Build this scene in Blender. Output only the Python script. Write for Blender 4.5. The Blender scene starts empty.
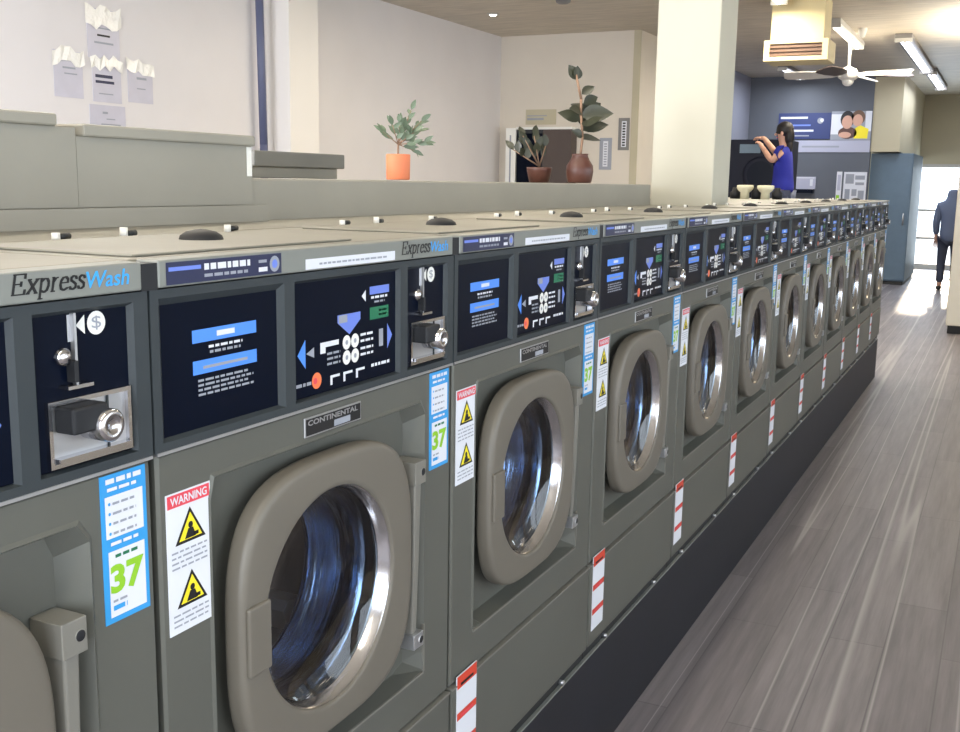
import bpy, bmesh, math, random
from mathutils import Vector, Matrix
random.seed(7)
R = math.radians
SC = bpy.context.scene
COL = SC.collection
PI = math.pi

# ------------------------------------------------------------------ materials
def srgb(r, g, b):
    f = lambda c: (c/255/12.92) if c/255 <= .04045 else ((c/255+.055)/1.055)**2.4
    return (f(r), f(g), f(b), 1)

def mat(name, rgb, rough=.5, metal=0., spec=.5, noise=0., nscale=8., bump=0., bscale=60., stretch=(1, 1, 1), coat=0.):
    m = bpy.data.materials.new(name); m.use_nodes = True
    nt = m.node_tree; b = nt.nodes['Principled BSDF']
    c = srgb(*rgb)
    b.inputs['Base Color'].default_value = c
    b.inputs['Roughness'].default_value = rough
    b.inputs['Metallic'].default_value = metal
    b.inputs['Specular IOR Level'].default_value = spec
    b.inputs['Coat Weight'].default_value = coat
    if noise or bump:
        tc = nt.nodes.new('ShaderNodeTexCoord'); mp = nt.nodes.new('ShaderNodeMapping')
        mp.inputs['Scale'].default_value = stretch
        nt.links.new(tc.outputs['Object'], mp.inputs['Vector'])
    if noise:
        n = nt.nodes.new('ShaderNodeTexNoise'); n.inputs['Scale'].default_value = nscale; n.inputs['Detail'].default_value = 5
        nt.links.new(mp.outputs['Vector'], n.inputs['Vector'])
        r = nt.nodes.new('ShaderNodeValToRGB')
        r.color_ramp.elements[0].position = .3; r.color_ramp.elements[1].position = .7
        r.color_ramp.elements[0].color = tuple(x*(1-noise) for x in c[:3])+(1,)
        r.color_ramp.elements[1].color = tuple(min(1, x*(1+noise)) for x in c[:3])+(1,)
        nt.links.new(n.outputs['Fac'], r.inputs['Fac']); nt.links.new(r.outputs['Color'], b.inputs['Base Color'])
    if bump:
        n = nt.nodes.new('ShaderNodeTexNoise'); n.inputs['Scale'].default_value = bscale; n.inputs['Detail'].default_value = 4
        nt.links.new(mp.outputs['Vector'], n.inputs['Vector'])
        bp = nt.nodes.new('ShaderNodeBump'); bp.inputs['Strength'].default_value = bump; bp.inputs['Distance'].default_value = .01
        nt.links.new(n.outputs['Fac'], bp.inputs['Height']); nt.links.new(bp.outputs['Normal'], b.inputs['Normal'])
    return m

def emit(name, rgb, s):
    m = bpy.data.materials.new(name); m.use_nodes = True
    nt = m.node_tree; nt.nodes.clear()
    e = nt.nodes.new('ShaderNodeEmission'); o = nt.nodes.new('ShaderNodeOutputMaterial')
    e.inputs['Color'].default_value = srgb(*rgb); e.inputs['Strength'].default_value = s
    nt.links.new(e.outputs[0], o.inputs[0]); return m

def glass(name, tint, gloss_mul=1.0):
    m = bpy.data.materials.new(name); m.use_nodes = True
    nt = m.node_tree; nt.nodes.clear()
    t = nt.nodes.new('ShaderNodeBsdfTransparent'); t.inputs['Color'].default_value = tint
    g = nt.nodes.new('ShaderNodeBsdfGlossy'); g.inputs['Roughness'].default_value = .03
    fr = nt.nodes.new('ShaderNodeFresnel'); fr.inputs['IOR'].default_value = 1.5
    mx = nt.nodes.new('ShaderNodeMixShader'); o = nt.nodes.new('ShaderNodeOutputMaterial')
    mu = nt.nodes.new('ShaderNodeMath'); mu.operation = 'MULTIPLY'; mu.inputs[1].default_value = gloss_mul; mu.use_clamp = True
    nt.links.new(fr.outputs[0], mu.inputs[0]); nt.links.new(mu.outputs[0], mx.inputs[0])
    nt.links.new(t.outputs[0], mx.inputs[1]); nt.links.new(g.outputs[0], mx.inputs[2]); nt.links.new(mx.outputs[0], o.inputs[0])
    return m

M = {}
M['body'] = mat('grey_enamel', (95, 96, 89), .42, .2, noise=.05, nscale=3)
M['door'] = mat('taupe_door_plastic', (107, 102, 92), .45, .05, noise=.04, nscale=4)
M['hinge'] = mat('hinge_grey', (126, 124, 116), .42, .15)
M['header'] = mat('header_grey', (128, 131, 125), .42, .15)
M['frame'] = mat('charcoal_plastic', (52, 58, 61), .5, spec=.3)
M['black'] = mat('black_glass', (5, 12, 28), .35, spec=.08)
M['top'] = mat('galvanised_top', (134, 132, 122), .5, .2, noise=.08, nscale=5, bump=.05, bscale=30)
M['chase'] = mat('painted_sheet_steel', (150, 147, 136), .5, .15, noise=.06, nscale=3)
M['chasedark'] = mat('grey_sheet_steel', (105, 105, 100), .5, .15, noise=.06, nscale=3)
M['chrome'] = mat('polished_steel', (205, 205, 208), .18, 1.)
M['silver'] = mat('satin_steel', (185, 186, 188), .35, .8)
M['throat'] = mat('blue_tinted_steel', (178, 196, 226), .16, 1., bump=.25, bscale=9, stretch=(14, 1, 1))
M['drum'] = mat('dark_drum_steel', (40, 48, 62), .3, 1., bump=.2, bscale=14)
M['rubber'] = mat('black_rubber', (22, 24, 28), .6)
M['dark'] = mat('dark_metal', (45, 47, 48), .5, .3)
M['white'] = mat('white_plastic', (232, 232, 226), .4)
M['paper'] = mat('white_paper', (218, 221, 228), .6)
M['skyblue'] = mat('sky_blue_print', (48, 150, 215), .5)
M['wash'] = mat('bright_blue_print', (50, 160, 235), .5)
M['uiblue'] = mat('royal_blue_print', (75, 140, 240), .4)
M['uiviolet'] = mat('violet_blue_print', (105, 130, 215), .4)
M['uigreen'] = mat('green_print', (20, 110, 75), .5)
M['lime'] = mat('lime_print', (140, 195, 40), .5)
M['orange'] = mat('orange_print', (235, 120, 70), .5)
M['red'] = mat('red_print', (222, 70, 84), .5)
M['stripe'] = mat('vermilion_print', (208, 66, 44), .5)
M['yellow'] = mat('yellow_print', (240, 222, 40), .5)
M['ink'] = mat('black_ink', (18, 18, 20), .5)
M['greyink'] = mat('grey_ink', (150, 155, 165), .5)
M['navy'] = mat('navy_print', (28, 34, 70), .4)
M['plinth'] = mat('navy_black_paint', (20, 22, 31), .6, noise=.15, nscale=4)
M['glass'] = glass('door_glass', (.70, .80, .90, 1), 1.6)
M['pane'] = glass('window_glass', (.95, .97, 1, 1))
M['wall'] = mat('cream_wall_paint', (214, 206, 192), .7, noise=.02, nscale=2, bump=.03, bscale=40)
M['wallcool'] = mat('white_wall_paint', (222, 216, 216), .7, noise=.02, nscale=2)
M['sidewall'] = mat('off_white_wall_paint', (224, 220, 219), .65, noise=.02, nscale=2, bump=.02, bscale=30)
M['pier'] = mat('pale_pier_paint', (232, 228, 222), .65)
M['wallfar'] = mat('buff_wall_paint', (186, 178, 152), .7, noise=.03, nscale=2)
M['bluewall'] = mat('slate_blue_paint', (92, 97, 106), .6, noise=.04, nscale=2)
M['lilac'] = mat('lilac_grey_paint', (128, 131, 144), .6)
M['column'] = mat('ivory_column_paint', (192, 189, 172), .55, noise=.02, nscale=3)
M['ceiling'] = mat('brown_grey_ceiling', (196, 186, 168), .5, noise=.14, nscale=3, bump=1., bscale=2.2, stretch=(1, 5, 1))
M['cabinet'] = mat('blue_grey_laminate', (96, 118, 136), .5, noise=.05)
M['timber'] = mat('pale_timber', (214, 198, 152), .6, noise=.08, nscale=4, stretch=(1, 1, .2))
M['brown'] = mat('brown_louvre', (110, 84, 66), .6)
M['terracotta'] = mat('terracotta', (222, 128, 88), .6, noise=.06)
M['redclay'] = mat('brown_glazed_clay', (82, 48, 38), .4, noise=.15, nscale=12)
M['soil'] = mat('potting_soil', (48, 38, 30), .9)
M['olive'] = mat('grey_green_leaf', (104, 120, 98), .5, noise=.2, nscale=25)
M['rubberleaf'] = mat('dark_olive_leaf', (54, 57, 44), .4, noise=.2, nscale=20)
M['stem'] = mat('woody_stem', (140, 112, 90), .7)
M['duct'] = mat('slate_conduit', (88, 94, 122), .5)
M['tube'] = emit('fluorescent_tube', (255, 246, 225), 9)
M['tubecool'] = emit('cool_fluorescent_tube', (235, 238, 255), 7)
M['spot'] = emit('downlight_lamp', (255, 245, 225), 8)
M['fixture'] = mat('white_enamel_fixture', (190, 188, 182), .45)
M['fixturedark'] = mat('grey_fixture', (120, 118, 116), .5)
M['fanwhite'] = mat('fan_white', (215, 212, 205), .4)
M['fanbrown'] = mat('fan_brown', (74, 62, 56), .5)
M['dryer'] = mat('midnight_blue_enamel', (14, 18, 36), .5, spec=.2)
M['skin'] = mat('skin_tone', (206, 160, 138), .55)
M['hair'] = mat('dark_hair', (26, 22, 24), .5)
M['shirt'] = mat('cobalt_cloth', (34, 42, 150), .8)
M['trouser'] = mat('grey_cloth', (96, 104, 124), .8)
M['jacket'] = mat('blue_grey_jacket', (92, 103, 128), .8)
M['jeans'] = mat('dark_navy_denim', (52, 58, 76), .8)
M['shoe'] = mat('black_shoe', (24, 24, 26), .5)
M['ivory'] = mat('ivory_ceramic', (226, 220, 190), .4)
M['pavement'] = mat('concrete_paving', (226, 225, 222), .9, noise=.05)
M['partition'] = mat('off_white_laminate', (232, 228, 214), .5)

def floor_mat():
    m = bpy.data.materials.new('grey_plank_floor'); m.use_nodes = True
    nt = m.node_tree; N = nt.nodes; L = nt.links; b = N['Principled BSDF']
    tc = N.new('ShaderNodeTexCoord'); mp = N.new('ShaderNodeMapping')
    mp.inputs['Rotation'].default_value = (0, 0, R(90)); mp.inputs['Location'].default_value = (.35, .09, 0)
    L.new(tc.outputs['Object'], mp.inputs['Vector'])
    br = N.new('ShaderNodeTexBrick'); br.offset = .37
    br.inputs['Color1'].default_value = srgb(124, 119, 121); br.inputs['Color2'].default_value = srgb(112, 107, 110)
    br.inputs['Mortar'].default_value = srgb(98, 94, 97)
    br.inputs['Scale'].default_value = 1; br.inputs['Brick Width'].default_value = 1.25; br.inputs['Row Height'].default_value = .185
    br.inputs['Mortar Size'].default_value = .0025; br.inputs['Mortar Smooth'].default_value = .3; br.inputs['Bias'].default_value = 0
    L.new(mp.outputs['Vector'], br.inputs['Vector'])
    # grain stretched along the boards
    mg = N.new('ShaderNodeMapping'); mg.inputs['Scale'].default_value = (26, 1.3, 1); L.new(tc.outputs['Object'], mg.inputs['Vector'])
    n1 = N.new('ShaderNodeTexNoise'); n1.inputs['Scale'].default_value = 1; n1.inputs['Detail'].default_value = 6; n1.inputs['Roughness'].default_value = .65
    L.new(mg.outputs['Vector'], n1.inputs['Vector'])
    r1 = N.new('ShaderNodeValToRGB'); r1.color_ramp.elements[0].position = .3; r1.color_ramp.elements[1].position = .72
    r1.color_ramp.elements[0].color = (.72, .72, .73, 1); r1.color_ramp.elements[1].color = (1.25, 1.23, 1.22, 1)
    L.new(n1.outputs['Fac'], r1.inputs['Fac'])
    mx = N.new('ShaderNodeMixRGB'); mx.blend_type = 'MULTIPLY'; mx.inputs['Fac'].default_value = 1
    L.new(br.outputs['Color'], mx.inputs['Color1']); L.new(r1.outputs['Color'], mx.inputs['Color2'])
    # pale worn streaks following the boards
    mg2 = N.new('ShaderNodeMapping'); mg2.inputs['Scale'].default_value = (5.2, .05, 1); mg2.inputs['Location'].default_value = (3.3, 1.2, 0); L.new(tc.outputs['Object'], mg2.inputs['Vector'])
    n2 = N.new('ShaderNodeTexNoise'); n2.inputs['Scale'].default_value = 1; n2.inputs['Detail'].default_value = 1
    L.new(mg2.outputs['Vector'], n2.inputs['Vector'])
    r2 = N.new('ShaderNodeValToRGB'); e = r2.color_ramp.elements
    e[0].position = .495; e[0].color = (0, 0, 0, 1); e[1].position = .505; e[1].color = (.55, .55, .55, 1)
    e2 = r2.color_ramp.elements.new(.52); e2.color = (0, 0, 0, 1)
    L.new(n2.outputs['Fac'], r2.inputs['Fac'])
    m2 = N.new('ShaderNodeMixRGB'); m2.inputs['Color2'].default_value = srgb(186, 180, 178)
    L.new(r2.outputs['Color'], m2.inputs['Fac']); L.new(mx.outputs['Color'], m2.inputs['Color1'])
    L.new(m2.outputs['Color'], b.inputs['Base Color'])
    b.inputs['Roughness'].default_value = .5
    return m
M['floor'] = floor_mat()

# ------------------------------------------------------------------ mesh helper
_txt = {}
def text_mesh(body, bold=0.0):
    k = (body, bold)
    if k not in _txt:
        cu = bpy.data.curves.new('lettering_source', 'FONT'); cu.body = body; cu.size = 1; cu.offset = bold; cu.resolution_u = 3
        ob = bpy.data.objects.new('lettering_source', cu); COL.objects.link(ob)
        dg = bpy.context.evaluated_depsgraph_get()
        me = bpy.data.meshes.new_from_object(ob.evaluated_get(dg))
        vs = [v.co.copy() for v in me.vertices]; fs = [tuple(p.vertices) for p in me.polygons]
        bpy.data.objects.remove(ob); bpy.data.curves.remove(cu); bpy.data.meshes.remove(me)
        _txt[k] = (vs, fs)
    return _txt[k]

class MB:
    def __init__(s): s.v = []; s.f = []; s.m = []; s.mats = []; s.sm = []
    def mi(s, m):
        if m not in s.mats: s.mats.append(m)
        return s.mats.index(m)
    def add(s, vs, fs, m, smooth=False):
        o = len(s.v); s.v += [tuple(v) for v in vs]; k = s.mi(m)
        for f in fs: s.f.append(tuple(o+i for i in f)); s.m.append(k); s.sm.append(smooth)
    def box(s, x0, x1, y0, y1, z0, z1, m):
        vs = [(x, y, z) for z in (z0, z1) for y in (y0, y1) for x in (x0, x1)]
        s.add(vs, [(0, 2, 3, 1), (4, 5, 7, 6), (0, 1, 5, 4), (2, 6, 7, 3), (0, 4, 6, 2), (1, 3, 7, 5)], m)
    def rect(s, x, y0, y1, z0, z1, m, skew=0):     # faces +X
        s.add([(x, y0, z0), (x, y1, z0+skew), (x, y1, z1+skew), (x, y0, z1)], [(0, 1, 2, 3)], m)
    def poly(s, x, pts, m): s.add([(x, a, b) for a, b in pts], [tuple(range(len(pts)))], m)
    def disc(s, x, y, z, r, m, n=20): s.poly(x, [(y+r*math.cos(2*PI*i/n), z+r*math.sin(2*PI*i/n)) for i in range(n)], m)
    def text(s, x, body, y0, y1, z0, z1, m, bold=0., shear=0., to=None):
        vs, fs = text_mesh(body, bold)
        a = min(v.x for v in vs); b = max(v.x for v in vs); c = min(v.y for v in vs); d = max(v.y for v in vs)
        out = []
        for v in vs:
            u = (v.x-a)/(b-a); w = (v.y-c)/(d-c)
            p = (x, y0+(y1-y0)*u+shear*(z1-z0)*(w-.5), z0+(z1-z0)*w)
            out.append(to(p) if to else p)
        s.add(out, fs, m)
    def lathe(s, prof, c, axis, m, n=48, smooth=True, close=False):
        # prof: (along, radius)
        ax = Vector(axis).normalized(); t = Vector((0, 0, 1)) if abs(ax.z) < .9 else Vector((0, 1, 0))
        e1 = t.cross(ax).normalized(); e2 = ax.cross(e1); c = Vector(c); vs = []; fs = []
        for a, r in prof:
            for i in range(n):
                th = 2*PI*i/n; vs.append(c+ax*a+(e1*math.cos(th)+e2*math.sin(th))*r)
        for k in range(len(prof)-1):
            for i in range(n):
                j = (i+1) % n; fs.append((k*n+i, k*n+j, (k+1)*n+j, (k+1)*n+i))
        if close:
            fs.append(tuple(range(n))[::-1]); fs.append(tuple((len(prof)-1)*n+i for i in range(n)))
        s.add(vs, fs, m, smooth)
    def cyl(s, p0, p1, r0, m, r1=None, n=16, smooth=True):
        p0 = Vector(p0); p1 = Vector(p1); L = (p1-p0).length
        s.lathe([(0, r0), (L, r0 if r1 is None else r1)], p0, p1-p0, m, n, smooth, True)
    def tube(s, pts, r, m, n=8):
        for a, b in zip(pts[:-1], pts[1:]): s.cyl(a, b, r, m, n=n)
    def ellipsoid(s, c, rad, m, n=16, k=10, rot=None):
        vs = []; fs = []
        for i in range(k+1):
            ph = PI*i/k
            for j in range(n):
                th = 2*PI*j/n
                v = Vector((rad[0]*math.sin(ph)*math.cos(th), rad[1]*math.sin(ph)*math.sin(th), rad[2]*math.cos(ph)))
                if rot: v = rot @ v
                vs.append(Vector(c)+v)
        for i in range(k):
            for j in range(n):
                q = (j+1) % n; fs.append((i*n+j, (i+1)*n+j, (i+1)*n+q, i*n+q))
        s.add(vs, fs, m, True)
    def build(s, name, parent=None, bevel=0., loc=None, fix=True, seg=2):
        me = bpy.data.meshes.new(name); me.from_pydata(s.v, [], s.f)
        for m in s.mats: me.materials.append(m)
        for p, k, sm in zip(me.polygons, s.m, s.sm): p.material_index = k; p.use_smooth = sm
        if bevel or fix:
            bm = bmesh.new(); bm.from_mesh(me)
            if fix and bevel:
                bmesh.ops.remove_doubles(bm, verts=bm.verts, dist=1e-6); bmesh.ops.recalc_face_normals(bm, faces=bm.faces)
            if bevel:
                es = [e for e in bm.edges if len(e.link_faces) == 2 and e.calc_face_angle(0) > .6]
                bmesh.ops.bevel(bm, geom=es, offset=bevel, segments=seg, affect='EDGES', profile=.5, clamp_overlap=True)
            bm.to_mesh(me); bm.free()
        o = bpy.data.objects.new(name, me); COL.objects.link(o)
        if parent: o.parent = parent
        if loc: o.location = loc
        return o

def empty(name, loc, rz=0):
    o = bpy.data.objects.new(name, None); COL.objects.link(o); o.location = loc; o.rotation_euler = (0, 0, rz); o.empty_display_size = .1
    return o
def tag(o, label=None, cat=None, group=None, kind=None):
    if label: o['label'] = label
    if cat: o['category'] = cat
    if group: o['group'] = group
    if kind: o['kind'] = kind
    return o
def struct(mb, name, bevel=0, parent=None):
    o = mb.build(name, parent, bevel)
    if not parent: o['kind'] = 'structure'
    return o
def copy_tree(o, parent=None):
    c = o.copy(); COL.objects.link(c)
    if parent: c.parent = parent
    for ch in list(o.children): copy_tree(ch, c)
    return c

# ------------------------------------------------------------------ measures (metres)
P = .7819                      # pitch of the washers; fronts stand in the plane X = 0, row runs along +Y
NM = 12                        # washers, the first one starts at Y = -P
ROW_END = (NM-1)*P
H = 3.45                       # ceiling
XL, YB, YBLUE, YFAR, XR, YFRONT = -5.15, 11.85, 18.0, 22.5, 3.4, -3.2
CY, CZ = .357, .962            # centre of a porthole inside its washer

# ------------------------------------------------------------------ washer
def sd_rrect(y, z, y0, y1, z0, z1, r):
    cy, cz = (y0+y1)/2, (z0+z1)/2; hx, hz = (y1-y0)/2-r, (z1-z0)/2-r
    dx, dz = abs(y-cy)-hx, abs(z-cz)-hz
    return math.hypot(max(dx, 0), max(dz, 0))+min(max(dx, dz), 0)-r
def ray_loop(fn, angs, rmax=1.2):
    out = []
    for a in angs:
        lo, hi = 0., rmax
        for _ in range(40):
            md = (lo+hi)/2
            if fn(CY+md*math.cos(a), CZ+md*math.sin(a)) < 0: lo = md
            else: hi = md
        out.append((CY+lo*math.cos(a), CZ+lo*math.sin(a)))
    return out
def loops_to(mb, loops, m, smooth=False, flip=False):
    n = len(loops[0]); vs = [p for l in loops for p in l]; fs = []
    for k in range(len(loops)-1):
        for i in range(n):
            j = (i+1) % n; q = (k*n+i, k*n+j, (k+1)*n+j, (k+1)*n+i)
            fs.append(q if not flip else q[::-1])
    mb.add(vs, fs, m, smooth)

GLY = {  # broad-nib skeletons of an old-style italic: strokes of (x, y) in x-height units, advance last
 'E': ([[(.12, 0), (.12, 1.42)], [(0, 0), (.95, 0), (.98, .30)], [(0, 1.42), (.92, 1.42), (.92, 1.14)], [(.12, .74), (.66, .74)], [(.66, .60), (.66, .88)]], 1.16),
 'x': ([[(.08, 1), (.72, 0)], [(.76, 1), (.06, 0)], [(0, 1), (.28, 1)], [(.58, 1), (.88, 1)], [(-.06, 0), (.22, 0)], [(.56, 0), (.84, 0)]], .94),
 'p': ([[(.12, -.45), (.12, 1)], [(0, 1), (.12, 1)], [(-.04, -.45), (.34, -.45)], [(.14, .80), (.34, .98), (.56, .97), (.70, .75), (.72, .45), (.62, .15), (.42, .0), (.16, .12)]], .96),
 'r': ([[(.12, 0), (.12, 1)], [(0, 1), (.12, 1)], [(-.02, 0), (.32, 0)], [(.14, .70), (.30, .95), (.50, .98)]], .66),
 'e': ([[(.06, .55), (.66, .55), (.64, .80), (.46, .98), (.26, .95), (.10, .72), (.06, .42), (.16, .12), (.38, .0), (.66, .16)]], .82),
 's': ([[(.54, .78), (.46, .96), (.26, 1.0), (.10, .86), (.12, .66), (.34, .52), (.52, .38), (.52, .14), (.34, .0), (.14, .03), (.05, .20)]], .70)}
def pen_text(mb, x, body, y0, y1, zb, xh, m, shear):
    tot = sum(GLY[c][1] for c in body); sc = (y1-y0)/tot; q = 0; nw, nh = .10, .05
    for ch in body:
        st, adv = GLY[ch]
        for k, line in enumerate(st):
            for a, b in zip(line[:-1], line[1:]):
                vert = abs(b[1]-a[1]) > abs(b[0]-a[0])*.4
                w = nw if vert else .02; h = nh
                L = math.hypot(b[0]-a[0], b[1]-a[1])
                # hull of the nib swept from a to b
                pts = [(p[0]+sx*w, p[1]+sy*h) for p in (a, b) for sx in (-1, 1) for sy in (-1, 1)]
                pts.sort(); lo = []; up = []
                for p in pts:
                    while len(lo) > 1 and (lo[-1][0]-lo[-2][0])*(p[1]-lo[-2][1])-(lo[-1][1]-lo[-2][1])*(p[0]-lo[-2][0]) <= 0: lo.pop()
                    lo.append(p)
                for p in reversed(pts):
                    while len(up) > 1 and (up[-1][0]-up[-2][0])*(p[1]-up[-2][1])-(up[-1][1]-up[-2][1])*(p[0]-up[-2][0]) <= 0: up.pop()
                    up.append(p)
                hull = lo[:-1]+up[:-1]
                mb.poly(x, [(y0+sc*(q+u)+shear*v*xh, zb+v*xh) for u, v in hull], m)
        q += adv
def make_washer():
    t = empty('washing_machine', (0, 0, .34))
    base = empty('offset', (0, 0, 0)); bpy.data.objects.remove(base)
    Z = -.34
    def B(mb, name, parent=t, bevel=0., seg=2):
        if parent is t: mb.v = [(x, y, z+Z) for x, y, z in mb.v]
        else: mb.v = [(x, y, z+Z) for x, y, z in mb.v]
        return mb.build(name, parent, bevel, seg=seg)
    # --- cabinet: pressed front with a sunk door bay and a round mouth
    y0, y1, z0, z1 = .005, .777, .612, 1.263
    angs = sorted([2*PI*i/72 for i in range(72)] + [math.atan2(z-CZ, y-CY) % (2*PI) for y in (y0, y1) for z in (z0, z1)])
    L0 = ray_loop(lambda y, z: sd_rrect(y, z, y0, y1, z0, z1, 0), angs)
    L1 = ray_loop(lambda y, z: sd_rrect(y, z, .098, .674, .698, 1.213, .012), angs)
    L1a = ray_loop(lambda y, z: sd_rrect(y, z, .093, .679, .693, 1.218, .014), angs)
    L2 = ray_loop(lambda y, z: sd_rrect(y, z, .112, .650, .706, 1.198, .012), angs)
    L3 = [(CY+.19*math.cos(a), CZ+.19*math.sin(a)) for a in angs]
    mb = MB()
    X = lambda l, x: [(x, a, b) for a, b in l]
    loops_to(mb, [X(L0, -.405), X(L0, -.004)], M['body'], flip=True)
    Lb = ray_loop(lambda y, z: sd_rrect(y, z, y0+.004, y1-.004, z0+.004, z1-.004, 0), angs)
    loops_to(mb, [X(L0, -.004), X(Lb, 0), X(L1a, 0), X(L1, .003), X(L2, -.03), X(L3, -.03), X(L3, -.06)], M['body'], flip=True)
    mb.box(-.405, -.02, y0, y1, .378, .612, M['body'])
    mb.box(-.41, -.40, y0, y1, .35, 1.263, M['body'])
    B(mb, 'cabinet')
    mb = MB(); mb.box(-.02, .005, .005, .777, .378, .607, M['body']); B(mb, 'lower_panel', bevel=.004)
    mb = MB(); mb.box(-.40, -.008, .002, .780, .342, .376, M['dark']); mb.box(-.02, .001, 0, .782, .340, .345, M['header']); ch = B(mb, 'base_channel')
    for y in (.16, .62):
        mb = MB(); mb.cyl((-.009, y, .352), (.004, y, .352), .006, M['silver'], n=10); B(mb, 'bolt', ch)
    # --- control fascia: charcoal frame with three sunk windows
    mb = MB(); f = M['frame']
    ys = [.002, .016, .266, .290, .588, .612, .757, .780]; zs = [1.266, 1.277, 1.456, 1.467]
    for i in range(7):
        for j in range(3):
            if j == 1 and i in (1, 3, 5): continue
            mb.rect(.002, ys[i], ys[i+1], zs[j], zs[j+1], f)
    wins = [(.016, .266, .010), (.290, .588, .005), (.612, .757, .005)]
    for a, b, c in wins:
        o = [(.002, a, 1.277), (.002, b, 1.277), (.002, b, 1.456), (.002, a, 1.456)]
        k = [(-.006, a+c, 1.277+c*.4), (-.006, b-c, 1.277+c*.4), (-.006, b-c, 1.456-c), (-.006, a+c, 1.456-c)]
        loops_to(mb, [o, k], f, flip=False)
    e = (.002, .780, 1.266, 1.467)
    mb.add([(x, y, z) for x in (.002, -.40) for y, z in ((e[0], e[2]), (e[1], e[2]), (e[1], e[3]), (e[0], e[3]))],
           [(0, 4, 5, 1), (1, 5, 6, 2), (2, 6, 7, 3), (3, 7, 4, 0), (7, 6, 5, 4)], f)
    mb.box(-.03, .0045, -.0135, .0135, 1.4675, 1.4995, M['rubber'])
    mb.box(-.01, .0035, .004, .778, 1.2625, 1.2665, M['silver'])
    B(mb, 'control_frame')
    x = -.0055
    # instruction display
    mb = MB(); mb.box(-.012, x, .02, .262, 1.28, 1.453, M['black'])
    x2 = x+.0006
    for a, b in ((1.392, 1.409), (1.351, 1.369)): mb.rect(x2, .081, .210, a, b, M['uiblue'])
    mb.rect(x2+.0003, .128, .164, 1.397, 1.404, M['paper']); mb.rect(x2+.0003, .10, .19, 1.357, 1.361, M['greyink'])
    def dashes(z, a, b, h, m):
        q = a
        while q < b:
            w = random.uniform(.006, .018); mb.rect(x2, q, min(b, q+w), z, z+h, m); q += w+.003
    dashes(1.383, .112, .180, .0035, M['paper']); dashes(1.376, .114, .176, .0035, M['greyink'])
    for i in range(4): dashes(1.341-i*.0062, .09, .19+.012*(i % 2), .003, M['greyink'])
    B(mb, 'instruction_display')
    # keypad
    mb = MB(); mb.box(-.012, x, .292, .586, 1.28, 1.453, M['black'])
    mb.rect(x2, .502, .562, 1.418, 1.431, M['uiviolet']); mb.poly(x2, [(.478, 1.418), (.490, 1.408), (.490, 1.427)], M['paper'])
    dashes(1.411, .506, .556, .004, M['paper']); dashes(1.404, .516, .548, .003, M['greyink'])
    mb.rect(x2, .502, .560, 1.377, 1.397, M['uigreen']); dashes(1.389, .53, .556, .003, M['paper']); dashes(1.382, .53, .556, .003, M['paper'])
    mb.poly(x2, [(.409, 1.394), (.409, 1.382), (.442, 1.361), (.474, 1.382), (.474, 1.394)], M['uiviolet']); mb.rect(x2+.0003, .412, .436, 1.381, 1.393, M['greyink'])
    mb.poly(x2, [(.304, 1.345), (.324, 1.367), (.324, 1.323)], M['uiblue']); mb.poly(x2, [(.326, 1.345), (.346, 1.353), (.346, 1.337)], M['greyink'])
    mb.poly(x2, [(.572, 1.345), (.556, 1.366), (.556, 1.323)], M['uiviolet']); mb.rect(x2, .530, .543, 1.330, 1.359, M['greyink'])
    for i in range(2):
        for j in range(2):
            c = (.434+.024*i, 1.349-.024*j); mb.disc(x2, c[0], c[1], .0115, M['white'], 16); mb.disc(x2+.0003, c[0], c[1], .004, M['greyink'], 8)
    mb.rect(x2, .362, .412, 1.349, 1.357, M['paper']); mb.rect(x2, .362, .376, 1.340, 1.349, M['paper'])
    for zz in (1.336, 1.328, 1.320): dashes(zz, .38, .416, .0035, M['greyink'])
    for zz in (1.354, 1.344, 1.332, 1.322): dashes(zz, .474, .512, .004, M['paper'])
    mb.disc(x2, .352, 1.301, .0125, M['orange']); mb.disc(x2+.0003, .348, 1.301, .005, M['red']); dashes(1.297, .300, .338, .005, M['greyink'])
    for i in range(3):
        q = .388+i*.036; mb.rect(x2, q, q+.026, 1.299, 1.303, M['paper']); mb.rect(x2, q, q+.006, 1.288, 1.299, M['paper'])
    dashes(1.299, .506, .565, .005, M['paper'])
    B(mb, 'keypad_panel')
    # coin panel
    mb = MB(); mb.box(-.012, x, .614, .755, 1.28, 1.453, M['black'])
    mb.disc(x2, .706, 1.437, .0135, M['white'], 24); mb.text(x2+.0003, '$', .699, .713, 1.429, 1.445, M['greyink'])
    mb.poly(x2, [(.676, 1.437), (.689, 1.448), (.689, 1.426)], M['white'])
    mb.rect(x2, .664, .669, 1.42, 1.45, M['silver'])
    cp = B(mb, 'coin_panel')
    mb = MB(); mb.lathe([(0, .010), (.006, .010), (.009, .006), (.010, .0001)], (x, .654, 1.405), (1, 0, 0), M['chrome'], 20); B(mb, 'coin_button', cp)
    mb = MB(); mb.box(x, x+.012, .661, .667, 1.376, 1.40, M['rubber']); mb.box(x, x+.016, .648, .684, 1.370, 1.374, M['chrome']); mb.box(x, x+.006, .6685, .672, 1.374, 1.452, M['silver']); B(mb, 'coin_slot', cp)
    mb = MB()
    yo0, yo1, zo0, zo1 = .628, .749, 1.283, 1.358; w = .005
    for a in ((yo0, yo1, zo0, zo0+w), (yo0, yo1, zo1-w, zo1), (yo0, yo0+w, zo0+w, zo1-w), (yo1-w, yo1, zo0+w, zo1-w)): mb.box(x, x+.006, *a, M['chrome'])
    mb.box(x, x+.0005, yo0+w, yo1-w, zo0+w, zo1-w, M['silver'])
    mb.box(x, x+.012, .636, .741, 1.289, 1.294, M['chrome']); mb.box(x, x+.003, .715, .717, 1.294, 1.352, M['frame'])
    cr = B(mb, 'coin_return', cp)
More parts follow.
